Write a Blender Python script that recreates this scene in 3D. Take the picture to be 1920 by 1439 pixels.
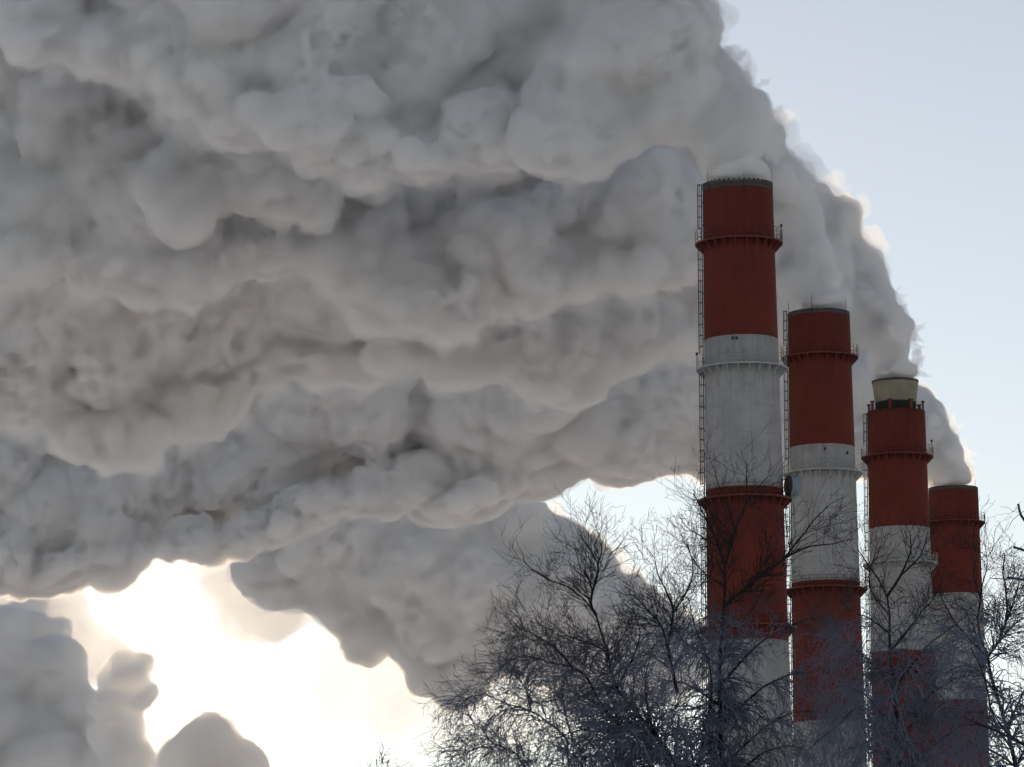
import bpy, math, random, os
import numpy as np
from mathutils import Vector, Matrix, Euler, noise as mnoise

scene = bpy.context.scene
for o in list(bpy.data.objects):
    bpy.data.objects.remove(o)
R = math.radians

# ------------------------------------------------------------------ camera
F = 9000.0                      # focal length in pixels of the 1920 px wide photograph
PITCH, ROLL = R(9.55), R(-0.85)
CAM = Vector((0.0, 0.0, 1.7))
cam_d = bpy.data.cameras.new('camera')
cam = bpy.data.objects.new('camera', cam_d)
scene.collection.objects.link(cam)
cam_d.sensor_width = 36.0
cam_d.lens = 36.0 * F / 1920.0
cam_d.clip_start = 0.5
cam_d.clip_end = 30000.0
CAM_ROT = Matrix.Rotation(R(90) + PITCH, 3, 'X') @ Matrix.Rotation(ROLL, 3, 'Z')
cam.matrix_world = Matrix.Translation(CAM) @ CAM_ROT.to_4x4()
scene.camera = cam

# ------------------------------------------------------------------ sky, sun, exposure
SUN_EL, SUN_AZ = 7.8, -4.0
world = bpy.data.worlds.new('World')
scene.world = world
world.use_nodes = True
nt = world.node_tree
nt.nodes.clear()
w_out = nt.nodes.new('ShaderNodeOutputWorld')
w_bg = nt.nodes.new('ShaderNodeBackground')
w_sky = nt.nodes.new('ShaderNodeTexSky')
w_sky.sky_type = 'NISHITA'
w_sky.sun_disc = False
w_sky.sun_elevation = R(SUN_EL)
w_sky.sun_rotation = R(SUN_AZ)
w_sky.altitude = 200.0
w_sky.air_density = 0.8
w_sky.dust_density = 0.06
w_sky.ozone_density = 1.0
w_bg.inputs['Strength'].default_value = 0.1
w_hs = nt.nodes.new('ShaderNodeHueSaturation')      # hazy winter air: paler than a clear sky
w_hs.inputs['Saturation'].default_value = 0.50
w_hs.inputs['Hue'].default_value = 0.515
nt.links.new(w_sky.outputs[0], w_hs.inputs['Color'])
nt.links.new(w_hs.outputs[0], w_bg.inputs[0])
nt.links.new(w_bg.outputs[0], w_out.inputs[0])

sun_d = bpy.data.lights.new('sun', 'SUN')
sun_d.energy = 4.3
sun_d.angle = R(0.53)
sun_d.color = (1.0, 0.76, 0.50)
sun = bpy.data.objects.new('sun', sun_d)
scene.collection.objects.link(sun)
to_sun = Vector((math.sin(R(SUN_AZ)) * math.cos(R(SUN_EL)), math.cos(R(SUN_AZ)) * math.cos(R(SUN_EL)), math.sin(R(SUN_EL))))
sun.rotation_euler = to_sun.to_track_quat('Z', 'Y').to_euler()
sun.location = (0, -40, 60)

vs = scene.view_settings
vs.view_transform = 'Standard'
vs.look = 'None'
vs.gamma = 1.0
vs.exposure = 0.40
scene.render.film_transparent = False
cy = scene.cycles
cy.max_bounces = 256
cy.diffuse_bounces = 6
cy.glossy_bounces = 3
cy.transmission_bounces = 12
cy.transparent_max_bounces = 24
cy.volume_bounces = 20
cy.use_denoising = True
cy.use_adaptive_sampling = True
cy.adaptive_threshold = 0.1
cy.adaptive_min_samples = 16

# ------------------------------------------------------------------ helpers
def at(px, py, Y):
    """World point seen at a pixel of the photograph, Y metres north of the camera."""
    d = CAM_ROT @ Vector(((px - 960.0) / F, (719.5 - py) / F, -1.0))
    return CAM + d * (Y / d.y)

def link(o):
    scene.collection.objects.link(o)
    return o

def tag(o, label=None, cat=None, group=None, kind=None):
    for k, v in (('label', label), ('category', cat), ('group', group), ('kind', kind)):
        if v:
            o[k] = v
    return o

def empty(name, loc):
    o = link(bpy.data.objects.new(name, None))
    o.location = loc
    o.empty_display_size = 1.0
    return o

class MB:
    """Collects shapes and links them as one mesh object."""
    def __init__(self):
        self.v, self.f, self.m, self.sm, self.n = [], [], [], [], 0
    def add(self, verts, faces, mat=0, smooth=False):
        verts = np.asarray(verts, dtype=np.float64).reshape(-1, 3)
        self.v.append(verts)
        n = self.n
        for f in faces:
            self.f.append([i + n for i in f])
            self.m.append(mat)
            self.sm.append(smooth)
        self.n += len(verts)
    def tube(self, pts, radii, sides=6, mat=0, cap=True, smooth=True):
        pts = [Vector(p) for p in pts]
        if not hasattr(radii, '__len__'):
            radii = [radii] * len(pts)
        t = (pts[-1] - pts[0]).normalized()
        ref = Vector((0, 0, 1)) if abs(t.z) < 0.9 else Vector((1, 0, 0))
        vs_, fs_ = [], []
        for i, p in enumerate(pts):
            if i == 0: d = pts[1] - p
            elif i == len(pts) - 1: d = p - pts[i - 1]
            else: d = pts[i + 1] - pts[i - 1]
            d = d.normalized()
            a = d.cross(ref)
            if a.length < 1e-4: a = d.cross(Vector((0, 1, 0)))
            a.normalize()
            b = d.cross(a)
            for k in range(sides):
                an = 2 * math.pi * k / sides
                vs_.append(p + (a * math.cos(an) + b * math.sin(an)) * radii[i])
        for i in range(len(pts) - 1):
            for k in range(sides):
                k2 = (k + 1) % sides
                fs_.append((i * sides + k, i * sides + k2, (i + 1) * sides + k2, (i + 1) * sides + k))
        if cap:
            fs_.append(tuple(range(sides))[::-1])
            fs_.append(tuple((len(pts) - 1) * sides + k for k in range(sides)))
        self.add([tuple(v) for v in vs_], fs_, mat, smooth)
    def box(self, c, s, rz=0.0, mat=0):
        cx, cy_, cz = c
        ca, sa = math.cos(rz), math.sin(rz)
        vs_ = []
        for dx in (-.5, .5):
            for dy in (-.5, .5):
                for dz in (-.5, .5):
                    x, y = dx * s[0], dy * s[1]
                    vs_.append((cx + x * ca - y * sa, cy_ + x * sa + y * ca, cz + dz * s[2]))
        self.add(vs_, [(0, 1, 3, 2), (4, 6, 7, 5), (0, 4, 5, 1), (2, 3, 7, 6), (0, 2, 6, 4), (1, 5, 7, 3)], mat)
    def lathe(self, prof, seg=96, mats=None, smooth=True, a0=0.0, a1=2 * math.pi):
        """prof: list of (radius, z); mats: slot per band between successive profile points."""
        full = abs(a1 - a0 - 2 * math.pi) < 1e-6
        n = seg if full else seg + 1
        vs_, fs_ = [], []
        for r, z in prof:
            for k in range(n):
                a = a0 + (a1 - a0) * k / seg
                vs_.append((r * math.cos(a), r * math.sin(a), z))
        base = self.n
        self.v.append(np.array(vs_)); self.n += len(vs_)
        for i in range(len(prof) - 1):
            for k in range(seg):
                k2 = (k + 1) % n
                self.f.append([base + i * n + k, base + i * n + k2, base + (i + 1) * n + k2, base + (i + 1) * n + k])
                self.m.append(mats[i] if mats else 0); self.sm.append(smooth)
    def build(self, name, mats, parent=None, loc=None):
        me = bpy.data.meshes.new(name)
        me.from_pydata(np.concatenate(self.v).tolist(), [], self.f)
        for m in (mats if isinstance(mats, (list, tuple)) else [mats]):
            me.materials.append(m)
        me.polygons.foreach_set('material_index', self.m)
        me.polygons.foreach_set('use_smooth', self.sm)
        me.update()
        o = link(bpy.data.objects.new(name, me))
        if parent is not None: o.parent = parent
        if loc is not None: o.location = loc
        return o

def new_mat(name):
    m = bpy.data.materials.new(name)
    m.use_nodes = True
    m.node_tree.nodes.clear()
    return m, m.node_tree, m.node_tree.nodes, m.node_tree.links

def N(nodes, kind, **kw):
    n = nodes.new(kind)
    for k, v in kw.items():
        if hasattr(n, k): setattr(n, k, v)
    return n

# ------------------------------------------------------------------ materials
def mat_smoke(name, mode, dens=1.0, g=0.3, skin=0.06, alb=(0.993, 0.990, 0.985)):
    m, t, ns, L = new_mat(name)
    out = N(ns, 'ShaderNodeOutputMaterial')
    if mode == 'sss':
        b = N(ns, 'ShaderNodeBsdfPrincipled')
        b.inputs['Base Color'].default_value = (0.86, 0.86, 0.86, 1)
        b.inputs['Roughness'].default_value = 1.0
        b.inputs['Specular IOR Level'].default_value = 0.0
        b.inputs['Subsurface Weight'].default_value = 1.0
        b.inputs['Subsurface Radius'].default_value = (1, 1, 1)
        b.inputs['Subsurface Scale'].default_value = 3.0
        b.inputs['Subsurface Anisotropy'].default_value = 0.6
        L.new(b.outputs[0], out.inputs[0])
    elif mode == 'diff':
        d = N(ns, 'ShaderNodeBsdfDiffuse'); d.inputs[0].default_value = (0.8, 0.8, 0.8, 1)
        tr = N(ns, 'ShaderNodeBsdfTranslucent'); tr.inputs[0].default_value = (0.8, 0.8, 0.8, 1)
        mx = N(ns, 'ShaderNodeMixShader'); mx.inputs[0].default_value = 0.35
        L.new(d.outputs[0], mx.inputs[1]); L.new(tr.outputs[0], mx.inputs[2]); L.new(mx.outputs[0], out.inputs[0])
    else:
        v = N(ns, 'ShaderNodeVolumeScatter')
        v.inputs['Color'].default_value = (*alb, 1)
        v.inputs['Density'].default_value = dens
        v.inputs['Anisotropy'].default_value = g
        L.new(v.outputs[0], out.inputs['Volume'])
        if mode == 'volsurf':
            tr = N(ns, 'ShaderNodeBsdfTransparent')
            d = N(ns, 'ShaderNodeBsdfTranslucent'); d.inputs[0].default_value = (0.9, 0.9, 0.9, 1)
            mx = N(ns, 'ShaderNodeMixShader'); mx.inputs[0].default_value = skin
            L.new(tr.outputs[0], mx.inputs[1]); L.new(d.outputs[0], mx.inputs[2]); L.new(mx.outputs[0], out.inputs[0])
    m['mode'] = mode
    return m

# ------------------------------------------------------------------ smoke
ICO = None
def ico(sub=3):
    global ICO
    if ICO is None:
        import bmesh
        bm = bmesh.new(); bmesh.ops.create_icosphere(bm, subdivisions=sub, radius=1.0)
        ICO = (np.array([v.co[:] for v in bm.verts]), np.array([[v.index for v in f.verts] for f in bm.faces]))
        bm.free()
    return ICO

def hash3(ix, iy, iz, seed):
    h = (ix.astype(np.int64) * 73856093) ^ (iy.astype(np.int64) * 19349663) ^ (iz.astype(np.int64) * 83492791) ^ (seed * 2654435761)
    h &= 0xFFFFFFFF
    h = ((h ^ (h >> 16)) * 0x45d9f3b) & 0xFFFFFFFF
    h = ((h ^ (h >> 16)) * 0x45d9f3b) & 0xFFFFFFFF
    return h ^ (h >> 16)

def worley(P, seed):
    """F1 distance to a jittered lattice point."""
    I = np.floor(P).astype(np.int64)
    best = np.full(len(P), 9.0)
    for dx in (-1, 0, 1):
        for dy in (-1, 0, 1):
            for dz in (-1, 0, 1):
                cx, cy_, cz = I[:, 0] + dx, I[:, 1] + dy, I[:, 2] + dz
                h = hash3(cx, cy_, cz, seed)
                jx = (h & 1023) / 1023.0; jy = ((h >> 10) & 1023) / 1023.0; jz = ((h >> 20) & 1023) / 1023.0
                d = (P[:, 0] - cx - jx) ** 2 + (P[:, 1] - cy_ - jy) ** 2 + (P[:, 2] - cz - jz) ** 2
                np.minimum(best, d, out=best)
    return np.sqrt(best)

def vnoise(P, seed):
    I = np.floor(P).astype(np.int64); f = P - I; f = f * f * f * (f * (f * 6 - 15) + 10)
    r = np.zeros(len(P))
    for dx in (0, 1):
        for dy in (0, 1):
            for dz in (0, 1):
                w = (f[:, 0] if dx else 1 - f[:, 0]) * (f[:, 1] if dy else 1 - f[:, 1]) * (f[:, 2] if dz else 1 - f[:, 2])
                r += w * ((hash3(I[:, 0] + dx, I[:, 1] + dy, I[:, 2] + dz, seed) & 0xFFFF) / 32767.5 - 1)
    return r

def in_poly(x, y, poly):
    poly = np.asarray(poly, float)
    c = np.zeros(len(x), bool)
    j = len(poly) - 1
    for i in range(len(poly)):
        xi, yi = poly[i]; xj, yj = poly[j]
        s = ((yi > y) != (yj > y)) & (x < (xj - xi) * (y - yi) / (yj - yi + 1e-9) + xi)
        c ^= s; j = i
    return c

def poly_dist(x, y, poly):
    poly = np.asarray(poly, float)
    best = np.full(len(x), 1e9)
    for i in range(len(poly)):
        a = poly[i]; b = poly[(i + 1) % len(poly)]
        ab = b - a
        t = np.clip(((x - a[0]) * ab[0] + (y - a[1]) * ab[1]) / (ab @ ab + 1e-9), 0, 1)
        best = np.minimum(best, np.hypot(x - a[0] - t * ab[0], y - a[1] - t * ab[1]))
    return best

def mesh_arrays(me):
    nv = len(me.vertices)
    co = np.empty(nv * 3, np.float32); me.vertices.foreach_get('co', co)
    no = np.empty(nv * 3, np.float32); me.vertices.foreach_get('normal', no)
    return co.reshape(-1, 3).astype(float), no.reshape(-1, 3).astype(float)

def remesh(o, voxel):
    md = o.modifiers.new('r', 'REMESH'); md.mode = 'VOXEL'; md.voxel_size = voxel; md.adaptivity = 0
    md.use_smooth_shade = True
    dg = bpy.context.evaluated_depsgraph_get()
    me = bpy.data.meshes.new_from_object(o.evaluated_get(dg))
    o.modifiers.clear()
    old = o.data; o.data = me; bpy.data.meshes.remove(old)

# ------------------------------------------------------------------ materials of the place
def mat_simple(name, col, rough=0.8, noise_scale=None, noise_amt=0.25, metal=0.0, bump=0.0):
    m, t, ns, L = new_mat(name)
    out = N(ns, 'ShaderNodeOutputMaterial')
    b = N(ns, 'ShaderNodeBsdfPrincipled')
    b.inputs['Roughness'].default_value = rough
    b.inputs['Metallic'].default_value = metal
    b.inputs['Base Color'].default_value = (*col, 1)
    if noise_scale:
        tc = N(ns, 'ShaderNodeTexCoord'); nz = N(ns, 'ShaderNodeTexNoise')
        nz.inputs['Scale'].default_value = noise_scale; nz.inputs['Detail'].default_value = 6
        rm = N(ns, 'ShaderNodeMapRange'); rm.inputs[3].default_value = 1 - noise_amt; rm.inputs[4].default_value = 1 + noise_amt
        mx = N(ns, 'ShaderNodeMix', data_type='RGBA', blend_type='MULTIPLY'); mx.inputs[0].default_value = 1
        mx.inputs[6].default_value = (*col, 1)
        L.new(tc.outputs['Object'], nz.inputs['Vector']); L.new(nz.outputs[0], rm.inputs[0])
        L.new(rm.outputs[0], mx.inputs[7]); L.new(mx.outputs[2], b.inputs['Base Color'])
        if bump:
            bp = N(ns, 'ShaderNodeBump'); bp.inputs['Strength'].default_value = bump
            L.new(nz.outputs[0], bp.inputs['Height']); L.new(bp.outputs[0], b.inputs['Normal'])
    L.new(b.outputs[0], out.inputs[0])
    return m

def mat_paint(name, col, dirt, joint=0.5, streak=0.5, panel=2.5):
    """Weathered paint on slip-formed concrete: pour joints, formwork stripes, vertical streaks, patches."""
    m, t, ns, L = new_mat(name)
    out = N(ns, 'ShaderNodeOutputMaterial'); b = N(ns, 'ShaderNodeBsdfPrincipled')
    b.inputs['Roughness'].default_value = 0.85
    b.inputs['Specular IOR Level'].default_value = 0.25
    tc = N(ns, 'ShaderNodeTexCoord'); sp = N(ns, 'ShaderNodeSeparateXYZ')
    L.new(tc.outputs['Object'], sp.inputs[0])
    an = N(ns, 'ShaderNodeMath', operation='ARCTAN2'); L.new(sp.outputs[1], an.inputs[0]); L.new(sp.outputs[0], an.inputs[1])
    cb = N(ns, 'ShaderNodeCombineXYZ')
    am = N(ns, 'ShaderNodeMath', operation='MULTIPLY'); am.inputs[1].default_value = 6.5; L.new(an.outputs[0], am.inputs[0])
    L.new(am.outputs[0], cb.inputs[0])
    zs = N(ns, 'ShaderNodeMath', operation='MULTIPLY'); zs.inputs[1].default_value = 0.07; L.new(sp.outputs[2], zs.inputs[0])
    L.new(zs.outputs[0], cb.inputs[1])
    st = N(ns, 'ShaderNodeTexNoise'); st.inputs['Scale'].default_value = 1.3; st.inputs['Detail'].default_value = 7; st.inputs['Roughness'].default_value = 0.65
    L.new(cb.outputs[0], st.inputs['Vector'])
    pt = N(ns, 'ShaderNodeTexNoise'); pt.inputs['Scale'].default_value = 0.35; pt.inputs['Detail'].default_value = 8; pt.inputs['Roughness'].default_value = 0.7
    L.new(tc.outputs['Object'], pt.inputs['Vector'])
    # pour joints every few metres
    zj = N(ns, 'ShaderNodeMath', operation='DIVIDE'); zj.inputs[1].default_value = panel; L.new(sp.outputs[2], zj.inputs[0])
    fr = N(ns, 'ShaderNodeMath', operation='FRACT'); L.new(zj.outputs[0], fr.inputs[0])
    jm = N(ns, 'ShaderNodeMapRange'); jm.inputs[1].default_value = 0.0; jm.inputs[2].default_value = 0.05; jm.inputs[3].default_value = 1; jm.inputs[4].default_value = 0
    L.new(fr.outputs[0], jm.inputs[0])
    fs = N(ns, 'ShaderNodeMath', operation='MULTIPLY'); fs.inputs[1].default_value = 1.3; L.new(am.outputs[0], fs.inputs[0])
    ff = N(ns, 'ShaderNodeMath', operation='FRACT'); L.new(fs.outputs[0], ff.inputs[0])
    fm = N(ns, 'ShaderNodeMapRange'); fm.inputs[1].default_value = 0.0; fm.inputs[2].default_value = 0.12; fm.inputs[3].default_value = 0.5; fm.inputs[4].default_value = 0
    L.new(ff.outputs[0], fm.inputs[0])
    jx = N(ns, 'ShaderNodeMath', operation='MAXIMUM'); L.new(jm.outputs[0], jx.inputs[0]); L.new(fm.outputs[0], jx.inputs[1])
    jb = N(ns, 'ShaderNodeMath', operation='MULTIPLY'); L.new(jx.outputs[0], jb.inputs[0]); L.new(pt.outputs[0], jb.inputs[1])
    jk = N(ns, 'ShaderNodeMath', operation='MULTIPLY'); jk.inputs[1].default_value = joint; L.new(jb.outputs[0], jk.inputs[0])
    sm = N(ns, 'ShaderNodeMapRange'); sm.inputs[1].default_value = 0.45; sm.inputs[2].default_value = 0.8; sm.inputs[3].default_value = 0; sm.inputs[4].default_value = streak
    L.new(st.outputs[0], sm.inputs[0])
    pm = N(ns, 'ShaderNodeMapRange'); pm.inputs[1].default_value = 0.5; pm.inputs[2].default_value = 0.75; pm.inputs[3].default_value = 0; pm.inputs[4].default_value = streak
    L.new(pt.outputs[0], pm.inputs[0])
    a1 = N(ns, 'ShaderNodeMath', operation='ADD'); L.new(sm.outputs[0], a1.inputs[0]); L.new(pm.outputs[0], a1.inputs[1])
    a2 = N(ns, 'ShaderNodeMath', operation='ADD', use_clamp=True); L.new(a1.outputs[0], a2.inputs[0]); L.new(jk.outputs[0], a2.inputs[1])
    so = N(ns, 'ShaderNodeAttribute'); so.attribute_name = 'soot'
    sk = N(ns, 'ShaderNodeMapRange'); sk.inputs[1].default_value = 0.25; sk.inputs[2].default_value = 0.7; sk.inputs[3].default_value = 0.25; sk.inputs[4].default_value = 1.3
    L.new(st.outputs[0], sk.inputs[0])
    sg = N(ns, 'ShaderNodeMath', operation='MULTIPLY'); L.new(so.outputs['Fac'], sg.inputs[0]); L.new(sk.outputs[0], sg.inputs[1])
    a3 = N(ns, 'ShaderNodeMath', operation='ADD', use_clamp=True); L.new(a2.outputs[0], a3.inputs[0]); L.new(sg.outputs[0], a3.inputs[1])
    a2 = a3
    mx = N(ns, 'ShaderNodeMix', data_type='RGBA')
    mx.inputs[7].default_value = (*dirt, 1)
    fd = N(ns, 'ShaderNodeMapRange'); fd.inputs[1].default_value = 0.3; fd.inputs[2].default_value = 0.7; fd.inputs[3].default_value = 0.78; fd.inputs[4].default_value = 1.22
    fn = N(ns, 'ShaderNodeTexNoise'); fn.inputs['Scale'].default_value = 0.11; fn.inputs['Detail'].default_value = 5; fn.inputs['Roughness'].default_value = 0.7
    L.new(tc.outputs['Object'], fn.inputs['Vector']); L.new(fn.outputs[0], fd.inputs[0])
    fx = N(ns, 'ShaderNodeMix', data_type='RGBA', blend_type='MULTIPLY'); fx.inputs[0].default_value = 1.0; fx.inputs[6].default_value = (*col, 1)
    L.new(fd.outputs[0], fx.inputs[7]); L.new(fx.outputs[2], mx.inputs[6])
    L.new(a2.outputs[0], mx.inputs[0]); L.new(mx.outputs[2], b.inputs['Base Color'])
    bp = N(ns, 'ShaderNodeBump'); bp.inputs['Strength'].default_value = 0.35; bp.inputs['Distance'].default_value = 0.05
    L.new(a2.outputs[0], bp.inputs['Height']); L.new(bp.outputs[0], b.inputs['Normal'])
    L.new(b.outputs[0], out.inputs[0])
    return m

RED = mat_paint('red_oxide_paint', (0.14, 0.026, 0.016), (0.09, 0.02, 0.014))
WHITE = mat_paint('white_paint', (0.36, 0.36, 0.36), (0.22, 0.21, 0.20), joint=0.75, streak=0.45)
SOOT = mat_simple('sooty_concrete', (0.07, 0.06, 0.055), 0.9, 0.8, 0.4)
CONC = mat_paint('pale_concrete', (0.32, 0.30, 0.22), (0.10, 0.095, 0.075), joint=1.0, streak=0.45, panel=2.3)
DARK = mat_simple('dark_flue', (0.02, 0.02, 0.02), 0.95)
STEEL_RED = mat_simple('red_painted_steel', (0.12, 0.02, 0.012), 0.6, 3.0, 0.3)
STEEL_DK = mat_simple('dark_steel', (0.045, 0.04, 0.04), 0.6, 3.0, 0.3)
STEEL_W = mat_simple('white_painted_steel', (0.36, 0.37, 0.37), 0.6, 3.0, 0.3)
DISH = mat_simple('grey_radome', (0.22, 0.26, 0.30), 0.5, 2.0, 0.2)
SNOW = mat_simple('snow', (0.78, 0.80, 0.83), 0.9, 0.05, 0.08)

# ------------------------------------------------------------------ ground
g = MB()
n = 60
gx = np.concatenate([-np.geomspace(15000, 40, n // 2), np.geomspace(40, 15000, n // 2)])
gy = np.concatenate([-np.geomspace(3000, 40, 12), np.geomspace(40, 26000, n)])
GX, GY = np.meshgrid(gx, gy)
GZ = 0.25 * vnoise(np.stack([GX.ravel() / 60, GY.ravel() / 60, np.zeros(GX.size)], 1), 3).reshape(GX.shape)
idx = lambda i, j: i * len(gx) + j
g.add(np.stack([GX, GY, GZ], -1).reshape(-1, 3), [(idx(i, j), idx(i, j + 1), idx(i + 1, j + 1), idx(i + 1, j)) for i in range(len(gy) - 1) for j in range(len(gx) - 1)], smooth=True)
tag(g.build('snow_ground', SNOW), kind='structure', label='flat snow covered ground below the chimneys', cat='ground')

# ------------------------------------------------------------------ chimneys
def chimney(label, Y, px, py_top, half_px, bands, platforms, first='red', cap=None, teeth=False, rods=(), lamps=(), top_white_rail=None, ladder=True):
    """px, py_top: axis at the rim's ends in the photograph; bands: rows where the paint changes; platforms: rows of the decks."""
    S = Y / F
    top = at(px, py_top, Y)
    H = top.z
    root = empty('chimney', (top.x, top.y, 0.0))
    tag(root, label, 'chimney', 'row of four striped chimneys')
    zr = lambda py: at(px + (py - py_top) * 0.015, py, Y).z
    r0 = half_px * S
    rad = lambda z: r0 + 0.0112 * (H - z) + 0.9 * max(0.0, (40 - z) / 40) ** 2
    zb = [zr(b) for b in bands]
    # paint bands continue below the picture at the same spacing
    step = zb[0] - zb[1] if len(zb) > 1 else 27.0
    while zb[-1] - step > 8: zb.append(zb[-1] - step)
    col = {'red': 0, 'white': 1}
    prof, mats = [], []
    cur = col[first]
    zs = sorted(set([H, H - 0.9] + zb + [0.0]), reverse=True)
    levels = []
    for a, b_ in zip(zs[:-1], zs[1:]):
        k = max(1, int((a - b_) / 1.5)); levels += [a + (b_ - a) * i / k for i in range(k)]
    levels.append(0.0)
    for i, z in enumerate(levels):
        prof.append((rad(z), z))
        if i < len(levels) - 1:
            mid = (z + levels[i + 1]) / 2
            kk = sum(1 for q in zb if q > mid)
            c = (cur + kk) % 2
            mats.append(2 if (mid > H - 0.9 and cap is None) else c)
    s = MB()
    inner = [(r0 - 0.45, H - 14), (r0 - 0.45, H), (r0, H)]
    s.lathe(inner + prof[1:], seg=128, mats=[3, 2] + [2 if cap is None else 0] + mats[1:])
    shaft = s.build('shaft', [RED, WHITE, SOOT, DARK], root)
    zz = np.array([v.co.z for v in shaft.data.vertices])
    so = 0.75 * np.exp(-(H - zz) / 7.0)
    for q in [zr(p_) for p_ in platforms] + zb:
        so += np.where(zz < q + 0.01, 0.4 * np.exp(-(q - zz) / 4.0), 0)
    sa = shaft.data.attributes.new('soot', 'FLOAT', 'POINT'); sa.data.foreach_set('value', so.astype(np.float32))
    if teeth:                                            # corrugated iron collar round the rim
        s = MB()
        ns_ = 84
        vs_, fs_ = [], []
        for k in range(ns_):
            a = 2 * math.pi * k / ns_
            c, sn = math.cos(a), math.sin(a)
            zt = H + (0.62 if k % 2 else 0.08)
            for rr, zz in ((r0 + 0.06, H - 0.25), (r0 + 0.06, zt), (r0 - 0.3, zt), (r0 - 0.3, H - 0.25)):
                vs_.append((c * rr, sn * rr, zz))
        for k in range(ns_):
            k2 = (k + 1) % ns_
            for j in range(4):
                fs_.append((k * 4 + j, k2 * 4 + j, k2 * 4 + (j + 1) % 4, k * 4 + (j + 1) % 4))
        s.add(vs_, fs_)
        s.build('rim_collar', SOOT, root)
    if cap:
        rt, rb, hc = cap
        s = MB()
        s.lathe([(rt - 0.25, H + hc), (rt + 0.12, H + hc), (rt + 0.12, H + hc - 0.45), (rt, H + hc - 0.5), (rt * 0.6 + rb * 0.4, H + hc * 0.55), (rb, H + 0.1), (rb, H - 1.0)], seg=96, mats=[2, 2, 2, 0, 0, 0])
        s.lathe([(rb - 0.3, H - 8), (rt - 0.25, H + hc)], seg=96, mats=[1])
        s.build('flared_outlet', [CONC, DARK, SOOT], root)
        s = MB()
        s.box((r0 - 0.3, 0, H + 0.9), (0.35, 0.6, 1.8)); s.box((r0 - 0.3, 0, H + 1.95), (0.6, 1.1, 0.3))
        rb_ = s.build('rim_bracket', STEEL_RED, root)
        for k in range(8):
            q = rb_ if k == 0 else link(rb_.copy())
            q.parent = root; q.rotation_euler = (0, 0, 2 * math.pi * (k + 0.63) / 8)
        s = MB()
        rail_ring(s, r0 - 0.25, H, 1.5, 3, 40, 0.035)
        s.build('railing', STEEL_DK, root)
    # decks
    for py in platforms:
        z = zr(py)
        deck(root, rad(z), z, 1 if (cur + sum(1 for q in zb if q > z)) % 2 else 0)
    # caged ladder on the west side
    if ladder:
        la = math.pi + 0.12
        decks = sorted([zr(p) for p in platforms], reverse=True)
        stops = [H + (0.6 if cap is None else -0.3)] + decks
        if stops[-1] > 30: stops.append(6.0)
        lad = MB()
        dx, dy = math.cos(la), math.sin(la); tx, ty = -dy, dx
        P = lambda off, side, z: (dx * (rad(min(z, H)) + off) + tx * side, dy * (rad(min(z, H)) + off) + ty * side, z)
        for sd in (-0.28, 0.28):
            zz = np.linspace(stops[0], stops[-1], 24)
            lad.tube([P(0.3, sd, z) for z in zz], 0.055, 5)
        z = stops[-1]
        while z < stops[0]:
            lad.tube([P(0.3, -0.28, z), P(0.3, 0.28, z)], 0.025, 4); z += 0.5
        z = stops[-1]
        while z < min(stops[0], H - .3):
            for sd in (-0.28, 0.28): lad.tube([P(0.0, sd, z), P(0.3, sd, z)], 0.06, 4)
            z += 4.2
        lo = lad.build('ladder', STEEL_DK, root)
        for a, b_ in zip(stops[:-1], stops[1:]):
            cg = MB()
            z0, z1 = b_ + 2.6, a - (0.2 if a == stops[0] else 1.0)
            if z1 - z0 < 3: continue
            arc = [math.pi * t / 6 - math.pi / 2 for t in range(7)]
            hp = lambda z, t: P(0.3 + 0.78 * math.cos(t), 0.45 * math.sin(t), z)
            z = z1
            while z >= z0 - 0.1:
                cg.tube([hp(z, t) for t in arc], 0.05, 4); z -= 2.0
            for t in arc[1:-1]:
                cg.tube([hp(zz, t) for zz in np.linspace(z0, z1, 8)], 0.03, 4)
            cg.build('safety_cage', STEEL_DK, lo)
    for (lx, ly, h, side) in lamps:
        s = MB()
        p = at(lx, ly, Y)
        zl = p.z; rr = rad(zl) + (1.35 if side else 0.12)
        ddx = p.x - top.x
        yy = -math.sqrt(max(rr * rr - ddx * ddx, 0.0)) if abs(ddx) < rr else 0.0
        if abs(ddx) > rr: ddx = math.copysign(rr, ddx)
        s.tube([(ddx, yy, zl - h), (ddx, yy, zl - 0.2)], 0.05, 5)
        s.tube([(ddx, yy, zl - 0.3), (ddx, yy, zl - 0.12), (ddx, yy, zl + 0.12), (ddx, yy, zl + 0.3)], [0.16, 0.24, 0.24, 0.1], 10)
        s.build('obstruction_lamp', STEEL_DK, root)
    for (rx, h) in rods:
        s = MB()
        ddx = max(-0.98, min(0.98, (rx - px) * S / r0))
        a = -math.acos(ddx)
        x, y = math.cos(a) * (r0 + 0.1), math.sin(a) * (r0 + 0.1)
        s.tube([(x, y, H - 1.2), (x, y, H + h * 0.5), (x, y, H + h)], [0.06, 0.05, 0.02], 5)
        s.build('lightning_rod', STEEL_DK, root)
    return root, rad, zr

def rail_ring(s, r, z, h, rails, posts, t):
    for k in range(rails):
        zz = z + h * (k + 1) / rails
        pts = [(r * math.cos(a), r * math.sin(a), zz) for a in np.linspace(0, 2 * math.pi, 73)]
        s.tube(pts, t, 4, cap=False)
    for k in range(posts):
        a = 2 * math.pi * (k + 0.3) / posts
        s.tube([(r * math.cos(a), r * math.sin(a), z), (r * math.cos(a), r * math.sin(a), z + h)], t * 1.2, 4)

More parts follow.
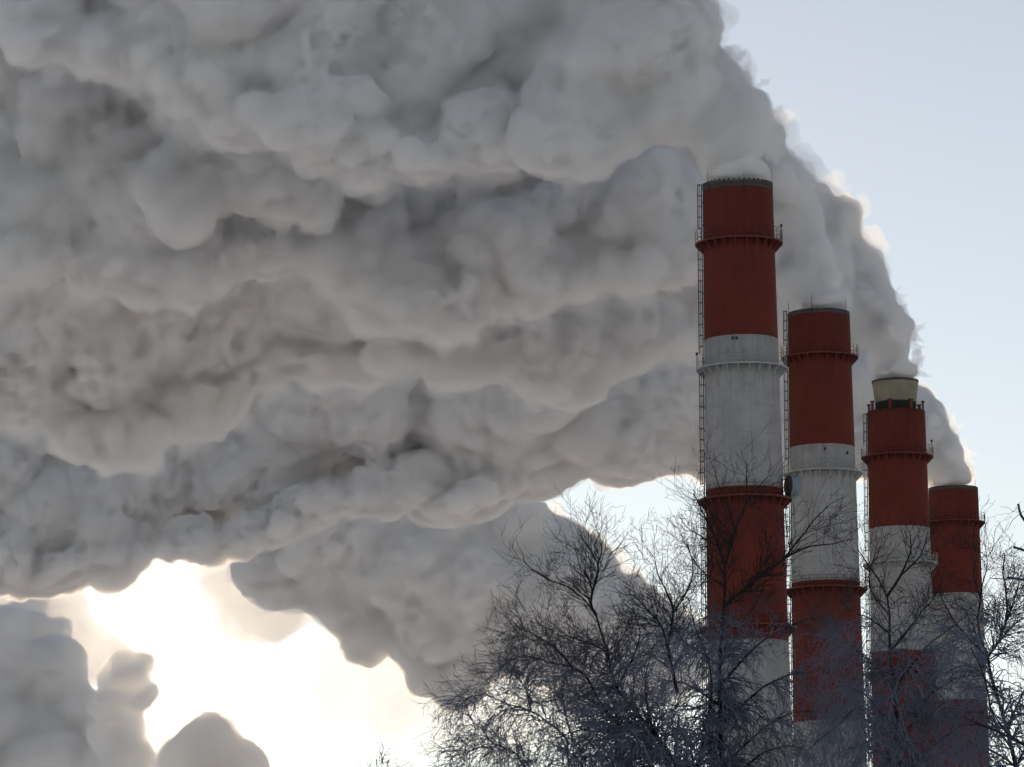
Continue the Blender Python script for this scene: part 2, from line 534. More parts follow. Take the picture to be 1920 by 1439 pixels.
def deck(root, r, z, white):
    steel = STEEL_W if white else STEEL_RED
    s = MB(); ro = r + 1.5
    s.lathe([(r - 0.05, z - 0.12), (r - 0.05, z), (ro, z), (ro, z - 0.3), (ro - 0.12, z - 0.3), (ro - 0.12, z - 0.12), (r - 0.05, z - 0.12)], seg=96, smooth=False)
    d = s.build('platform', steel, root)
    s = MB(); rail_ring(s, ro - 0.06, z, 2.1, 3, 30, 0.04)
    s.build('railing', steel, d)
    s = MB(); nb = 24
    w = 0.07
    tri = [(r - 0.1, z - 0.125), (ro - 0.13, z - 0.125), (ro - 0.13, z - 0.4), (r + 0.15, z - 1.7), (r - 0.1, z - 1.7)]
    m_ = len(tri)
    s.add([(rr, w, zz) for rr, zz in tri] + [(rr, -w, zz) for rr, zz in tri],
          [tuple(range(m_))[::-1], tuple(range(m_, 2 * m_))] + [(i, (i + 1) % m_, m_ + (i + 1) % m_, m_ + i) for i in range(m_)])
    first = s.build('platform_bracket', steel, d)
    for k in range(nb):
        q = first if k == 0 else link(first.copy())
        q.parent = d; q.rotation_euler = (0, 0, 2 * math.pi * (k + 0.5) / nb)

ch1, rad1, zr1 = chimney('nearest and tallest red and white striped chimney with jagged iron rim and dish antenna', 855, 1383, 352, 67.0,
    (639, 921, 1206, 1488), (457, 692, 938, 1178), teeth=True, rods=((1326, 2.6), (1392, 3.0), (1447, 2.9)),
    lamps=((1464, 426, 2.6, 1), (1371, 646, 0.3, 0), (1378, 646, 0.3, 0), (1305, 664, 2.4, 1)))
ch2, rad2, zr2 = chimney('second striped chimney, between the tallest one and the one with the flared outlet', 971, 1535, 588, 59.0,
    (841, 1095, 1356), (671, 888, 1106), rods=((1478, 2.6), (1519, 2.9), (1584, 2.9)),
    lamps=((1543, 851, 0.3, 0), (1586, 856, 0.3, 0)))
ch3, rad3, zr3 = chimney('third striped chimney with a narrow pale flared concrete outlet above its railing', 1055, 1680, 773, 55.0,
    (993, 1225, 1460), (857, 1058, 1262), cap=(5.1, 4.35, 7.0), lamps=((1745, 830, 2.6, 1),))
ch4, rad4, zr4 = chimney('farthest and shortest looking red striped chimney at the right end of the row', 1221, 1787, 916, 47.0,
    (1117, 1316, 1520), (981, 1164, 1345), rods=((1826, 2.0), (1750, 2.0)))

# drum antenna on the nearest chimney's east side
s = MB()
dp = at(1487, 911, 853)
ax = Vector((0.93, 0.37, 0.0)).normalized()      # points east and a little away
sd_ = Vector((-ax.y, ax.x, 0))
def ring(o_, r_, n_=40): return [tuple(ax * o_ + (sd_ * math.cos(2 * math.pi * k / n_) + Vector((0, 0, 1)) * math.sin(2 * math.pi * k / n_)) * r_) for k in range(n_)]
def rings(mb, prof, mat=0, n_=40):
    vs_, fs_ = [], []
    for o_, r_ in prof: vs_ += ring(o_, r_, n_)
    for i in range(len(prof) - 1):
        for k in range(n_):
            fs_.append((i * n_ + k, i * n_ + (k + 1) % n_, (i + 1) * n_ + (k + 1) % n_, (i + 1) * n_ + k))
    mb.add(vs_, fs_, mat, True)
dish = empty('dish_antenna', dp)
tag(dish, 'grey drum shaped dish antenna fixed to the right side of the nearest chimney', 'antenna')
rings(s, [(-0.95, 1.85), (-0.9, 2.0), (0.75, 2.0), (0.95, 1.9), (1.05, 1.5), (1.1, 0.02)]); s.build('radome', DISH, dish)
s = MB(); rings(s, [(-0.95, 1.85), (-1.25, 1.3), (-1.5, 0.6), (-1.55, 0.02)])
for k in range(8):
    a = 2 * math.pi * k / 8
    q = (sd_ * math.cos(a) + Vector((0, 0, 1)) * math.sin(a))
    s.tube([tuple(ax * -0.97 + q * 1.8), tuple(ax * -1.6 + q * 0.4)], 0.06, 5)
s.build('reflector', STEEL_DK, dish)
s = MB()
for dz in (-1.1, 1.1):
    s.tube([tuple(ax * -1.2 + Vector((0, 0, dz))), (-2.15, -0.5, dz)], 0.1, 6)
s.tube([tuple(ax * -1.25 + Vector((0, 0, -1.5))), tuple(ax * -1.25 + Vector((0, 0, 1.5)))], 0.14, 8)
s.build('mount', STEEL_DK, dish)

# ------------------------------------------------------------------ smoke
def resample(pl, K):
    pl = np.asarray(pl, float)
    # smooth polyline (Catmull-Rom) then even spacing
    q = []
    for i in range(len(pl) - 1):
        p0 = pl[max(i - 1, 0)]; p1 = pl[i]; p2 = pl[i + 1]; p3 = pl[min(i + 2, len(pl) - 1)]
        for t in np.linspace(0, 1, 8, endpoint=False):
            q.append(0.5 * (2 * p1 + (p2 - p0) * t + (2 * p0 - 5 * p1 + 4 * p2 - p3) * t * t + (3 * p1 - p0 - 3 * p2 + p3) * t ** 3))
    q.append(pl[-1]); q = np.array(q)
    s = np.concatenate([[0], np.cumsum(np.linalg.norm(np.diff(q, axis=0), axis=1))])
    u = np.linspace(0, s[-1], K)
    return np.stack([np.interp(u, s, q[:, j]) for j in range(q.shape[1])], 1), s[-1]

SMK = mat_smoke('dense_smoke', 'volsurf')
PALE = mat_smoke('thin_smoke', 'volsurf', dens=0.018, g=0.1, skin=0.015)
MID = mat_smoke('mid_smoke', 'volsurf', dens=0.11, g=0.15, skin=0.03)
SOFT = mat_smoke('soft_smoke', 'volsurf', dens=0.28, g=0.2, skin=0.04)
VEIL = mat_smoke('torn_vapour', 'volsurf', dens=0.30, g=0.25, skin=0.02)
VEIL_OUTER = mat_smoke('thin_vapour', 'volsurf', dens=0.075, g=0.25, skin=0.006)
WISP = mat_smoke('smoke_shreds', 'volsurf', dens=0.28, g=0.2, skin=0.03)
def lobes(poly, Y, thick, n, rng, rmax, rmin, out):
    poly = np.asarray(poly, float); lo, hi = poly.min(0), poly.max(0); S = Y / F
    X = rng.uniform(lo[0], hi[0], 40000); Yp = rng.uniform(lo[1], hi[1], 40000)
    k = in_poly(X, Yp, poly); X, Yp = X[k], Yp[k]
    D = poly_dist(X, Yp, poly)
    r = np.minimum(D * 1.02, rmax) * rng.uniform(0.6, 1.0, len(D))
    k = r > rmin; X, Yp, r, D = X[k], Yp[k], r[k], D[k]
    for i in rng.permutation(len(X))[:n]:
        half = min(thick / 2, D[i] * S)
        w = rng.uniform(-1, 1) * max(half - r[i] * S * 0.5, 0)
        out.append((at(X[i], Yp[i], Y + w), r[i] * S))

FLOW = np.array([[0.92, 0.0, 0.39], [0.0, 1.0, 0.0], [-0.39, 0.0, 0.92]])
def roughen(o, seed, voxel, octs, stretch=2.1, mouth=None, fb=((4.0, 1.1), (1.9, 1.0), (0.95, 0.55))):
    for j, (sc, amp) in enumerate(octs):
        if j in (1, 2, 3): remesh(o, voxel * (1.3 if j == 1 else 1.0))
        co, no = mesh_arrays(o.data)
        q = co @ FLOW.T / sc
        if j < 3: q[:, 0] /= stretch
        q = q + 0.5 * np.stack([vnoise(q * 0.9 + 7.1, seed + 1), vnoise(q * 0.9 + 3.3, seed + 2), vnoise(q * 0.9 + 9.7, seed + 3)], 1) \
              + 0.2 * np.stack([vnoise(q * 2.3 + 7.1, seed + 4), vnoise(q * 2.3 + 3.3, seed + 5), vnoise(q * 2.3 + 9.7, seed + 6)], 1)
        d = np.minimum(worley(q, seed + 10 + j), 0.85)
        mod = np.clip(0.55 + 1.3 * vnoise(co / max(sc * 2.2, 14) + 5.0, seed + 40 + j), 0.0, 1.25)
        near = 1.0 if mouth is None else np.clip(np.linalg.norm(co - mouth, axis=1) / 48.0, 0.10, 1.0)   # a young plume is still tight
        co = co + no * ((0.46 - d ** 1.7) * 1.25 * amp * mod * near)[:, None]
        o.data.vertices.foreach_set('co', co.astype(np.float32).ravel()); o.data.update()
    remesh(o, voxel)
    co, no = mesh_arrays(o.data)
    m2 = np.clip(0.55 + 1.2 * vnoise(co / 11 + 2.0, seed + 60), 0.1, 1.3)
    w = np.zeros(len(co))
    for sc, amp in fb:
        w += amp * (np.abs(vnoise(co / sc + 1.7, seed + 70)) * -1.6 + 0.5)
    if mouth is not None: m2 = m2 * np.clip(np.linalg.norm(co - mouth, axis=1) / 30.0, 0.3, 1.0)
    co = co + no * (w * m2)[:, None]
    o.data.vertices.foreach_set('co', co.astype(np.float32).ravel()); o.data.update()
    remesh(o, voxel)

def ball_mesh(name, sph):
    V, Fc = ico()
    rs = np.random.default_rng(len(sph))
    def blob(r):
        k = rs.uniform(0.8, 1.25, 3) * np.array([1.22, 1.0, 0.86])
        return (V * (r * k)) @ FLOW if r > 1.2 else V * r
    vs_ = [blob(r) + np.array(p[:]) for p, r in sph]
    fs_ = [Fc + i * len(V) for i in range(len(sph))]
    me = bpy.data.meshes.new(name)
    me.from_pydata(np.concatenate(vs_).tolist(), [], np.concatenate(fs_).tolist())
    return link(bpy.data.objects.new(name, me))

def plume_obj(name, parts, seed, mat, voxel=0.42, label='', cat='smoke', group=None, mouth=None, fringe=(), veil=1.2, octs=((30, 9.5), (14, 4.0), (7, 1.7), (3.4, 0.9), (1.8, 0.5)), **kw):
    rng = np.random.default_rng(seed)
    sph = []
    for (poly, Y, thick, n, rmax, rmin) in parts:
        lobes(poly, Y, thick, n, rng, rmax, rmin, sph)
    for (pts, Y, n, r, spread) in fringe:                # billows sagging from the underside
        pl, ln = resample(np.array([at(x, y, Y)[:] for x, y in pts]), 80)
        S = Y / F
        for _ in range(n):
            c = pl[rng.integers(80)]; rr = rng.uniform(*r) * S
            sph.append((Vector(c + np.array([rng.normal() * spread * S * 0.6, -rng.uniform(0, 1.2) * rr, rng.normal() * spread * S + rr * 0.55])), rr))
            for _k in range(3):
                q = rr * rng.uniform(0.35, 0.6); a = rng.uniform(-2.9, 0.4)
                sph.append((Vector(c + np.array([math.cos(a) * rr * 0.8, -rng.uniform(0, 10), math.sin(a) * rr * 0.6 + rr * 0.4])), q))
    o = ball_mesh(name, sph)
    remesh(o, voxel * 2)
    if mouth is not None: mouth = np.array(mouth[:])
    roughen(o, seed, voxel, octs, mouth=mouth, **kw)
    o.data.materials.clear(); o.data.materials.append(mat)
    o.data.polygons.foreach_set('use_smooth', [True] * len(o.data.polygons))
    for kk, (amp, vm) in enumerate(((0.75, VEIL), (1.75, VEIL_OUTER)) if veil else ()):   # thin torn vapour round the dense body
        v = link(bpy.data.objects.new('veil', o.data.copy()))
        remesh(v, voxel * 2)
        co, no = mesh_arrays(v.data)
        w = 0.55 + 1.5 * vnoise(co / 6.0, seed + 90 + kk) + 1.4 * vnoise(co / 2.8, seed + 93 + kk) + 0.9 * vnoise(co / 1.4, seed + 96 + kk)
        if mouth is not None: w = w * np.clip(np.linalg.norm(co - mouth, axis=1) / 30.0, 0.2, 1.0)
        co = co + no * (np.clip(w, -0.6, 3.2) * veil * amp)[:, None]
        v.data.vertices.foreach_set('co', co.astype(np.float32).ravel()); v.data.update()
        remesh(v, voxel * (1.5 + 0.5 * kk))
        v.data.materials.clear(); v.data.materials.append(vm)
        v.data.polygons.foreach_set('use_smooth', [True] * len(v.data.polygons))
        v.parent = o
    tag(o, label, cat, group)
    print('PLUME', name, len(o.data.polygons), len(sph))
    return o
G5 = 'smoke plumes blown to the left from the chimneys'
P1a = [(1338,330),(1432,330),(1442,280),(1424,205),(1382,150),(1332,92),(1310,30),(1264,-10),(1220,-150),(1080,-150),(1060,60),(1010,190),(958,250),(1000,310),(1067,322),(1100,342),(1154,317),(1195,270),(1240,278),(1275,268),(1310,285)]
P1b = [(1100,330),(996,310),(940,305),(892,302),(850,270),(800,300),(765,345),(725,300),(690,240),(620,230),(480,170),(430,60),(460,-150),(1250,-150),(1200,100)]
P1c = [(240,33),(263,102),(310,142),(350,152),(380,150),(401,179),(449,186),(490,168),(560,190),(620,200),(700,150),(760,-150),(200,-150)]
P1d = [(500,190),(481,259),(500,285),(540,285),(584,292),(620,280),(690,250),(720,150),(560,120)]
P1e = [(-150,-150),(360,-150),(330,60),(200,100),(120,110),(60,95),(0,80),(-150,70)]
pl1 = plume_obj('smoke_plume', [(P1a, 855, 34, 150, 110, 10), (P1b, 880, 40, 150, 110, 12), (P1c, 868, 36, 120, 90, 12), (P1d, 862, 20, 40, 60, 10), (P1e, 885, 36, 60, 90, 12)], 1, SMK, mouth=at(1383, 345, 855), fringe=[([(1250,20),(1290,65),(1312,125)], 858, 14, (12, 24), 4), ([(1342,338),(1426,338)], 857, 16, (14, 26), 3), ([(60,90),(200,100),(330,150),(480,240),(620,280),(760,320),(900,290),(1050,290),(1120,290)], 872, 46, (20, 62), 22)],
    label='thick grey smoke plume from the nearest chimney filling the top of the picture', group=G5)
P2a = [(1488,572),(1584,572),(1572,500),(1548,420),(1490,332),(1428,225),(1290,140),(1100,110),(900,90),(660,150),(590,300),(580,480),(690,520),(766,596),(833,592),(887,579),(960,545),(1037,537),(1100,545),(1158,537),(1215,500),(1260,505),(1304,520),(1400,540)]
P2b = [(992,383),(1000,430),(1033,454),(1104,477),(1150,462),(1190,480),(1240,515),(1310,520),(1330,400),(1280,320),(1200,300),(1080,330)]
P2c = [(917,440),(925,480),(960,495),(1000,490),(1040,460),(1000,400),(940,400)]
P2d = [(-150,460),(0,490),(40,520),(90,500),(130,490),(180,520),(240,547),(300,552),(380,535),(440,505),(500,480),(600,440),(720,420),(760,300),(660,100),(400,0),(200,-40),(-150,-40)]
P2e = [(314,205),(330,260),(350,320),(400,370),(470,385),(560,412),(640,410),(610,330),(585,295),(500,280),(480,200),(400,170)]
P2f = [(270,380),(275,410),(310,440),(370,447),(400,400),(350,330),(300,280),(250,300)]
plume_obj('smoke_plume', [(P2a, 975, 40, 240, 110, 10), (P2b, 945, 22, 60, 70, 10), (P2c, 938, 14, 24, 45, 8), (P2d, 950, 44, 180, 120, 12), (P2e, 925, 24, 50, 70, 10), (P2f, 922, 16, 24, 50, 8)], 2, SMK, mouth=at(1535, 582, 971), fringe=[([(1494,577),(1578,577)], 973, 16, (13, 24), 3), ([(1405,240),(1455,318),(1492,378)], 968, 14, (14, 30), 6), ([(-60,470),(100,490),(240,535),(380,525),(470,480),(640,480),(760,580),(880,565),(1000,535),(1150,530),(1290,510)], 950, 60, (18, 60), 22)],
    label='lumpy grey smoke plume from the second chimney, below the topmost plume', group=G5)
P3a = [(1645,698),(1712,698),(1706,640),(1682,592),(1642,525),(1605,470),(1600,420),(1580,380),(1525,365),(1450,300),(1200,360),(900,400),(660,440),(540,520),(560,650),(720,660),(800,640),(850,620),(930,640),(1000,640),(1040,660),(1079,681),(1110,660),(1142,630),(1200,640),(1237,650),(1300,650),(1450,680),(1580,680)]
P3b = [(-150,800),(0,815),(70,800),(120,815),(180,800),(215,835),(250,852),(300,845),(345,790),(390,740),(420,716),(493,720),(560,700),(640,670),(760,640),(800,540),(660,440),(500,400),(200,420),(-150,400)]
pl3 = plume_obj('smoke_plume', [(P3a, 1055, 40, 260, 100, 9), (P3b, 1040, 36, 120, 120, 18)], 3, SMK, mouth=at(1680, 710, 1055), fringe=[([(1648,706),(1708,706)], 1057, 16, (10, 20), 3), ([(1565,402),(1580,450)], 1055, 12, (14, 30), 6), ([(1622,535),(1666,605),(1692,660)], 1055, 16, (12, 26), 5), ([(-60,790),(100,790),(240,830),(360,770),(480,710),(640,680),(800,660),(950,640),(1080,665),(1200,635),(1290,640)], 1040, 60, (16, 55), 24)],
    label='grey smoke plume from the flared third chimney, in the middle of the smoke bank', group=G5)
P4a = [(1750,903),(1825,903),(1805,870),(1775,805),(1740,772),(1685,715),(1500,560),(1200,500),(900,520),(700,540),(540,600),(480,720),(540,830),(660,870),(760,870),(830,850),(900,890),(954,904),(985,925),(1017,912),(1050,900),(1070,885),(1120,872),(1167,895),(1200,875),(1237,877),(1300,885),(1450,900),(1605,912),(1680,905)]
P4b = [(-150,1060),(0,1072),(60,1085),(100,1097),(150,1082),(200,1065),(300,1047),(380,1055),(440,1050),(490,1030),(560,985),(620,946),(683,925),(746,950),(800,950),(866,954),(895,935),(960,900),(940,800),(760,700),(560,640),(350,620),(200,660),(-150,690)]
pl4 = plume_obj('smoke_plume', [(P4a, 1221, 50, 280, 120, 9), (P4b, 1235, 30, 130, 110, 18)], 4, SMK, mouth=at(1787, 908, 1221), veil=0.5, fringe=[([(1754,907),(1816,907)], 1223, 18, (10, 18), 3), ([(1690,775),(1725,815),(1760,870)], 1228, 30, (16, 38), 8), ([(1728,785),(1760,818),(1787,865),(1800,892)], 1221, 14, (9, 16), 4), ([(-60,1050),(80,1075),(200,1050),(330,1035),(480,1020),(600,950),(740,940),(870,945),(960,890)], 1221, 44, (12, 45), 18), ([(960,880),(1070,866),(1160,869),(1280,858)], 1221, 26, (10, 28), 8)],
    label='lowest long grey smoke plume from the farthest chimney, ragged underside over bright sky', group=G5)
P5a = [(1330,1230),(1320,1170),(1270,1155),(1225,1128),(1180,1100),(1140,1070),(1115,1050),(1080,1032),(1050,1014),(1020,998),(995,985),(978,955),(950,925),(930,895),(905,890),(860,870),(700,870),(600,900),(540,940),(500,990),(480,1030),(500,1090),(560,1140),(600,1135),(640,1155),(690,1175),(740,1215),(800,1240),(900,1250),(1000,1240),(1150,1300),(1330,1300)]
P5b = [(320,1050),(380,1045),(480,1050),(540,1090),(560,1150),(520,1180),(490,1210),(440,1150),(380,1100)]
pl5 = plume_obj('smoke_plume', [(P5a, 1500, 60, 300, 120, 8)], 5, SMK, veil=1.1, octs=((40, 13.0), (19, 8.0), (9, 4.6), (4.5, 2.4), (2.4, 1.3)), fringe=[([(500,1040),(560,1125),(640,1145),(740,1200),(860,1235),(980,1240),(1100,1270),(1250,1280)], 1500, 60, (12, 50), 24), ([(900,925),(975,970),(1050,1020),(1130,1068),(1220,1132)], 1500, 40, (6, 16), 5), ([(560,985),(700,1040),(850,1085),(1000,1110)], 1480, 30, (22, 48), 34)], voxel=0.8,
    label='separate rounded blue grey smoke plume behind the bare trees, below the long plumes', group=G5)
LOW = dict(veil=0.5, octs=((18, 5.0), (9, 3.6), (4.5, 2.6), (2.3, 1.5), (1.2, 0.8)))
P6a = [(-150,1240),(20,1225),(60,1260),(120,1270),(150,1330),(230,1375),(250,1439),(280,1600),(-150,1600)]
plume_obj('smoke_puff', [(P6a, 1700, 60, 110, 60, 9)], 6, SOFT, voxel=0.8, fringe=[([(-40,1240),(20,1235),(70,1262),(120,1290),(150,1340),(215,1385),(240,1430)], 1700, 46, (8, 34), 20), ([(0,1200),(50,1175),(90,1200)], 1720, 14, (10, 26), 18)],
    label='broad soft grey smoke puff in the bottom left corner', group='smoke puffs low on the left', **LOW)
P6b = [(190,1420),(200,1370),(190,1330),(200,1290),(228,1262),(262,1262),(288,1288),(284,1318),(256,1336),(262,1370),(285,1400),(290,1500),(190,1500)]
plume_obj('smoke_puff', [(P6b, 1600, 30, 60, 34, 6)], 7, SOFT, voxel=0.7, fringe=[([(190,1400),(196,1345),(196,1300),(230,1268),(268,1272),(284,1305),(258,1340),(268,1385)], 1600, 44, (6, 20), 9)],
    label='upright knobbly grey smoke puff right of the corner puff', group='smoke puffs low on the left', **LOW)
P6c = [(312,1445),(325,1410),(352,1390),(372,1372),(408,1368),(430,1388),(452,1415),(490,1432),(520,1460),(545,1600),(310,1600)]
plume_obj('smoke_puff', [(P6c, 1550, 30, 70, 34, 6)], 8, SOFT, voxel=0.7, fringe=[([(322,1440),(335,1405),(368,1382),(410,1378),(445,1412),(495,1440)], 1550, 40, (6, 20), 7)],
    label='round topped dark grey smoke puff rising from the bottom edge', group='smoke puffs low on the left', **LOW)
P5b = [(320,1050),(380,1040),(480,1040),(560,1060),(580,1130),(540,1170),(510,1195),(490,1215),(440,1160),(390,1110)]
plume_obj('smoke_puff', [(P5b, 1600, 26, 120, 30, 5)], 9, MID, veil=0, octs=((40, 12.0), (18, 9.0), (8, 4.5), (4, 2.2), (2.4, 1.2)), voxel=1.2, label='pale translucent smoke puff between the long plumes and the bright gap', group='thin pale smoke puffs in the bright gap')
C1 = [(340,1230),(380,1240),(440,1275),(520,1290),(470,1310),(430,1345),(380,1345),(345,1300)]
plume_obj('smoke_puff', [(C1, 2300, 40, 50, 26, 6)], 20, PALE, veil=0, octs=((40, 12.0), (18, 9.0), (8, 4.5), (4, 2.2), (2.4, 1.2)), voxel=2.0, label='small faint grey smoke puff alone in the bright gap above the round dark puff', group='thin pale smoke puffs in the bright gap')
C2 = [(520,1290),(620,1200),(760,1190),(900,1220),(1100,1280),(1100,1400),(850,1430),(640,1400)]
plume_obj('smoke_puff', [(C2, 2500, 45, 110, 38, 6)], 21, PALE, veil=0, octs=((40, 12.0), (18, 9.0), (8, 4.5), (4, 2.2), (2.4, 1.2)), voxel=2.0, label='broad faint smoke veil low over the bright sky, left of the bare birch', group='thin pale smoke puffs in the bright gap')
C3 = [(-80,1040),(70,1060),(150,1110),(200,1170),(290,1230),(230,1300),(100,1290),(-80,1270)]
plume_obj('smoke_puff', [(C3, 2100, 50, 110, 34, 6)], 22, MID, veil=0, octs=((40, 12.0), (18, 9.0), (8, 4.5), (4, 2.2), (2.4, 1.2)), voxel=2.0, label='pale beige smoke puff at the left edge under the long plumes', group='thin pale smoke puffs in the bright gap')
# torn shreds on the windward edges
def shreds(parent_o, path, Y, n, seed, spread, r=(0.25, 0.9), length=(2, 7)):
    rng = np.random.default_rng(seed)
    pl, ln = resample(np.array([at(x, y, Y)[:] for x, y in path]), 60)
    sph = []
    for _ in range(n):
        c = pl[rng.integers(60)] + rng.normal(size=3) * spread * np.array([1, 1.5, 1])
        d = rng.normal(size=3) * np.array([1, 0.5, 1]); d /= np.linalg.norm(d)
        L = rng.uniform(*length); rr = rng.uniform(*r)
        bend = np.cross(d, [0, 1, 0]) * rng.uniform(-1, 1)
        for t in np.linspace(0, 1, int(L / rr * 1.6) + 3):
            sph.append((Vector(c + d * L * (t - .5) + bend * L * t * t * 0.8), rr * (0.35 + 0.9 * math.sin(math.pi * t) * rng.uniform(0.6, 1.2))))
    o = ball_mesh('shreds', sph)
    remesh(o, 0.22)
    co, no = mesh_arrays(o.data)
    co = co + no * (0.32 * vnoise(co / 0.9, seed) + 0.22 * vnoise(co / 0.45, seed + 1))[:, None]
    o.data.vertices.foreach_set('co', co.astype(np.float32).ravel())
    remesh(o, 0.22)
    o.data.materials.clear(); o.data.materials.append(WISP)
    o.data.polygons.foreach_set('use_smooth', [True] * len(o.data.polygons))
    o.parent = parent_o
    print('SHREDS', len(o.data.polygons))

shreds(pl1, [(1355,105),(1385,140),(1395,190),(1425,230),(1440,290)], 858, 70, 31, 1.1)
shreds(pl3, [(1660,540),(1690,590),(1708,620),(1712,660),(1716,695)], 1058, 34, 32, 1.0)
shreds(pl4, [(1745,765),(1775,790),(1795,830),(1812,870),(1824,900)], 1224, 40, 33, 1.0)
shreds(pl5, [(900,905),(925,900),(945,915)], 1490, 24, 34, 1.5, r=(0.5, 1.4))
# ------------------------------------------------------------------ bare trees with hoar frost
def mat_bark():
    m, t, ns, L = new_mat('frosted_bark')
    out = N(ns, 'ShaderNodeOutputMaterial'); b = N(ns, 'ShaderNodeBsdfPrincipled')
    b.inputs['Roughness'].default_value = 0.85; b.inputs['Specular IOR Level'].default_value = 0.2
    at_ = N(ns, 'ShaderNodeAttribute'); at_.attribute_name = 'frost'
    tc = N(ns, 'ShaderNodeTexCoord'); nz = N(ns, 'ShaderNodeTexNoise'); nz.inputs['Scale'].default_value = 3.0; nz.inputs['Detail'].default_value = 4
    L.new(tc.outputs['Object'], nz.inputs['Vector'])
    ad = N(ns, 'ShaderNodeMath', operation='ADD'); L.new(at_.outputs['Fac'], ad.inputs[0]); L.new(nz.outputs[0], ad.inputs[1])
    mr = N(ns, 'ShaderNodeMapRange'); mr.inputs[1].default_value = 0.65; mr.inputs[2].default_value = 1.3
    L.new(ad.outputs[0], mr.inputs[0])
    mx = N(ns, 'ShaderNodeMix', data_type='RGBA')
    mx.inputs[6].default_value = (0.026, 0.022, 0.022, 1); mx.inputs[7].default_value = (0.19, 0.21, 0.27, 1)
    L.new(mr.outputs[0], mx.inputs[0]); L.new(mx.outputs[2], b.inputs['Base Color']); L.new(b.outputs[0], out.inputs[0])
    return m
BARK = mat_bark()

def tube_mesh(name, groups, parent, origin, sides=4):
    """groups: list of (points (n,K,3), radii (n,K), frost (n,K)); one mesh of all tubes."""
    VV, FF, FR, nb = [], [], [], 0
    for P, Rd, Fr in groups:
        n, K, _ = P.shape
        if n == 0: continue
        T = np.empty_like(P); T[:, 1:-1] = P[:, 2:] - P[:, :-2]; T[:, 0] = P[:, 1] - P[:, 0]; T[:, -1] = P[:, -1] - P[:, -2]
        T /= np.linalg.norm(T, axis=2, keepdims=True) + 1e-9
        ref = np.where(np.abs(T[:, :1, 2:3]) < 0.8, np.array([[[0, 0, 1.0]]]), np.array([[[1.0, 0, 0]]]))
        A = np.cross(T, np.broadcast_to(ref, T.shape)); A /= np.linalg.norm(A, axis=2, keepdims=True) + 1e-9
        B = np.cross(T, A)
        an = np.arange(sides) * 2 * np.pi / sides
        V = P[:, :, None, :] + Rd[:, :, None, None] * (A[:, :, None, :] * np.cos(an)[None, None, :, None] + B[:, :, None, :] * np.sin(an)[None, None, :, None])
        i0 = (np.arange(n)[:, None, None] * K + np.arange(K - 1)[None, :, None]) * sides
        k = np.arange(sides)[None, None, :]; k2 = (k + 1) % sides
        F_ = np.stack([i0 + k, i0 + k2, i0 + sides + k2, i0 + sides + k], -1).reshape(-1, 4) + nb
        VV.append(V.reshape(-1, 3)); FF.append(F_); FR.append(np.repeat(Fr.reshape(-1), sides)); nb += n * K * sides
    V = np.concatenate(VV) - np.array(origin[:]); F_ = np.concatenate(FF); fr = np.concatenate(FR)
    me = bpy.data.meshes.new(name)
    me.vertices.add(len(V)); me.vertices.foreach_set('co', V.astype(np.float32).ravel())
    me.loops.add(F_.size); me.loops.foreach_set('vertex_index', F_.astype(np.int32).ravel())
    me.polygons.add(len(F_)); me.polygons.foreach_set('loop_start', np.arange(0, F_.size, 4, dtype=np.int32))
    me.polygons.foreach_set('use_smooth', np.ones(len(F_), bool))
    a = me.attributes.new('frost', 'FLOAT', 'POINT'); a.data.foreach_set('value', fr.astype(np.float32))
    me.materials.append(BARK); me.update(calc_edges=True)
    o = link(bpy.data.objects.new(name, me)); o.parent = parent
    return o

def children(P, Rd, Len, rng, spacing, lmin, lmax, ang, flat, bend, t0=0.12, K=5, rk=0.6, rtip=0.5, rmin=0.003, wig=0.12, keep=None):
    """Branches growing from the tubes P (n,K0,3)."""
    n, K0, _ = P.shape
    cnt = rng.poisson(np.maximum(Len * (1 - t0) / spacing, 0.01))
    par = np.repeat(np.arange(n), cnt)
    t = t0 + (1 - t0) * rng.random(len(par))
    if keep is not None:                                  # fewer shoots high in the crown
        z = P[par, np.minimum((t * (K0 - 1)).astype(int), K0 - 1), 2]
        k = rng.random(len(par)) < keep(z); par, t = par[k], t[k]
    m = len(par)
    f = t * (K0 - 1); i = np.minimum(f.astype(int), K0 - 2); w = (f - i)[:, None]
    p = P[par, i] * (1 - w) + P[par, i + 1] * w
    T = P[par, i + 1] - P[par, i]; T /= np.linalg.norm(T, axis=1, keepdims=True) + 1e-9
    rp = Rd[par, i] * (1 - w[:, 0]) + Rd[par, i + 1] * w[:, 0]
    rnd = rng.normal(size=(m, 3)) * np.array([1, flat, 1.0])
    perp = rnd - (rnd * T).sum(1, keepdims=True) * T; perp /= np.linalg.norm(perp, axis=1, keepdims=True) + 1e-9
    a = np.radians(rng.uniform(ang[0], ang[1], m))[:, None]
    d = T * np.cos(a) + perp * np.sin(a)
    L = rng.uniform(lmin, lmax, m) * (1.15 - 0.55 * t)
    s = np.linspace(0, 1, K)[None, :, None]
    b = bend(p, rng, m)                                   # (m,3) curvature
    wv = rng.normal(size=(m, 1, 3)) * wig * np.sin(s * math.pi * rng.uniform(0.8, 1.8, (m, 1, 1))) + rng.normal(size=(m, K, 3)) * wig * 0.22 * s
    C = p[:, None, :] + L[:, None, None] * (s * d[:, None, :] + s ** 2 * b[:, None, :] + wv)
    r0 = np.maximum(np.minimum(rp * rk, rp), rmin)[:, None]
    Rn = r0 * (1 - (1 - rtip) * np.linspace(0, 1, K)[None, :])
    return C, np.maximum(Rn, rmin * 0.8), L

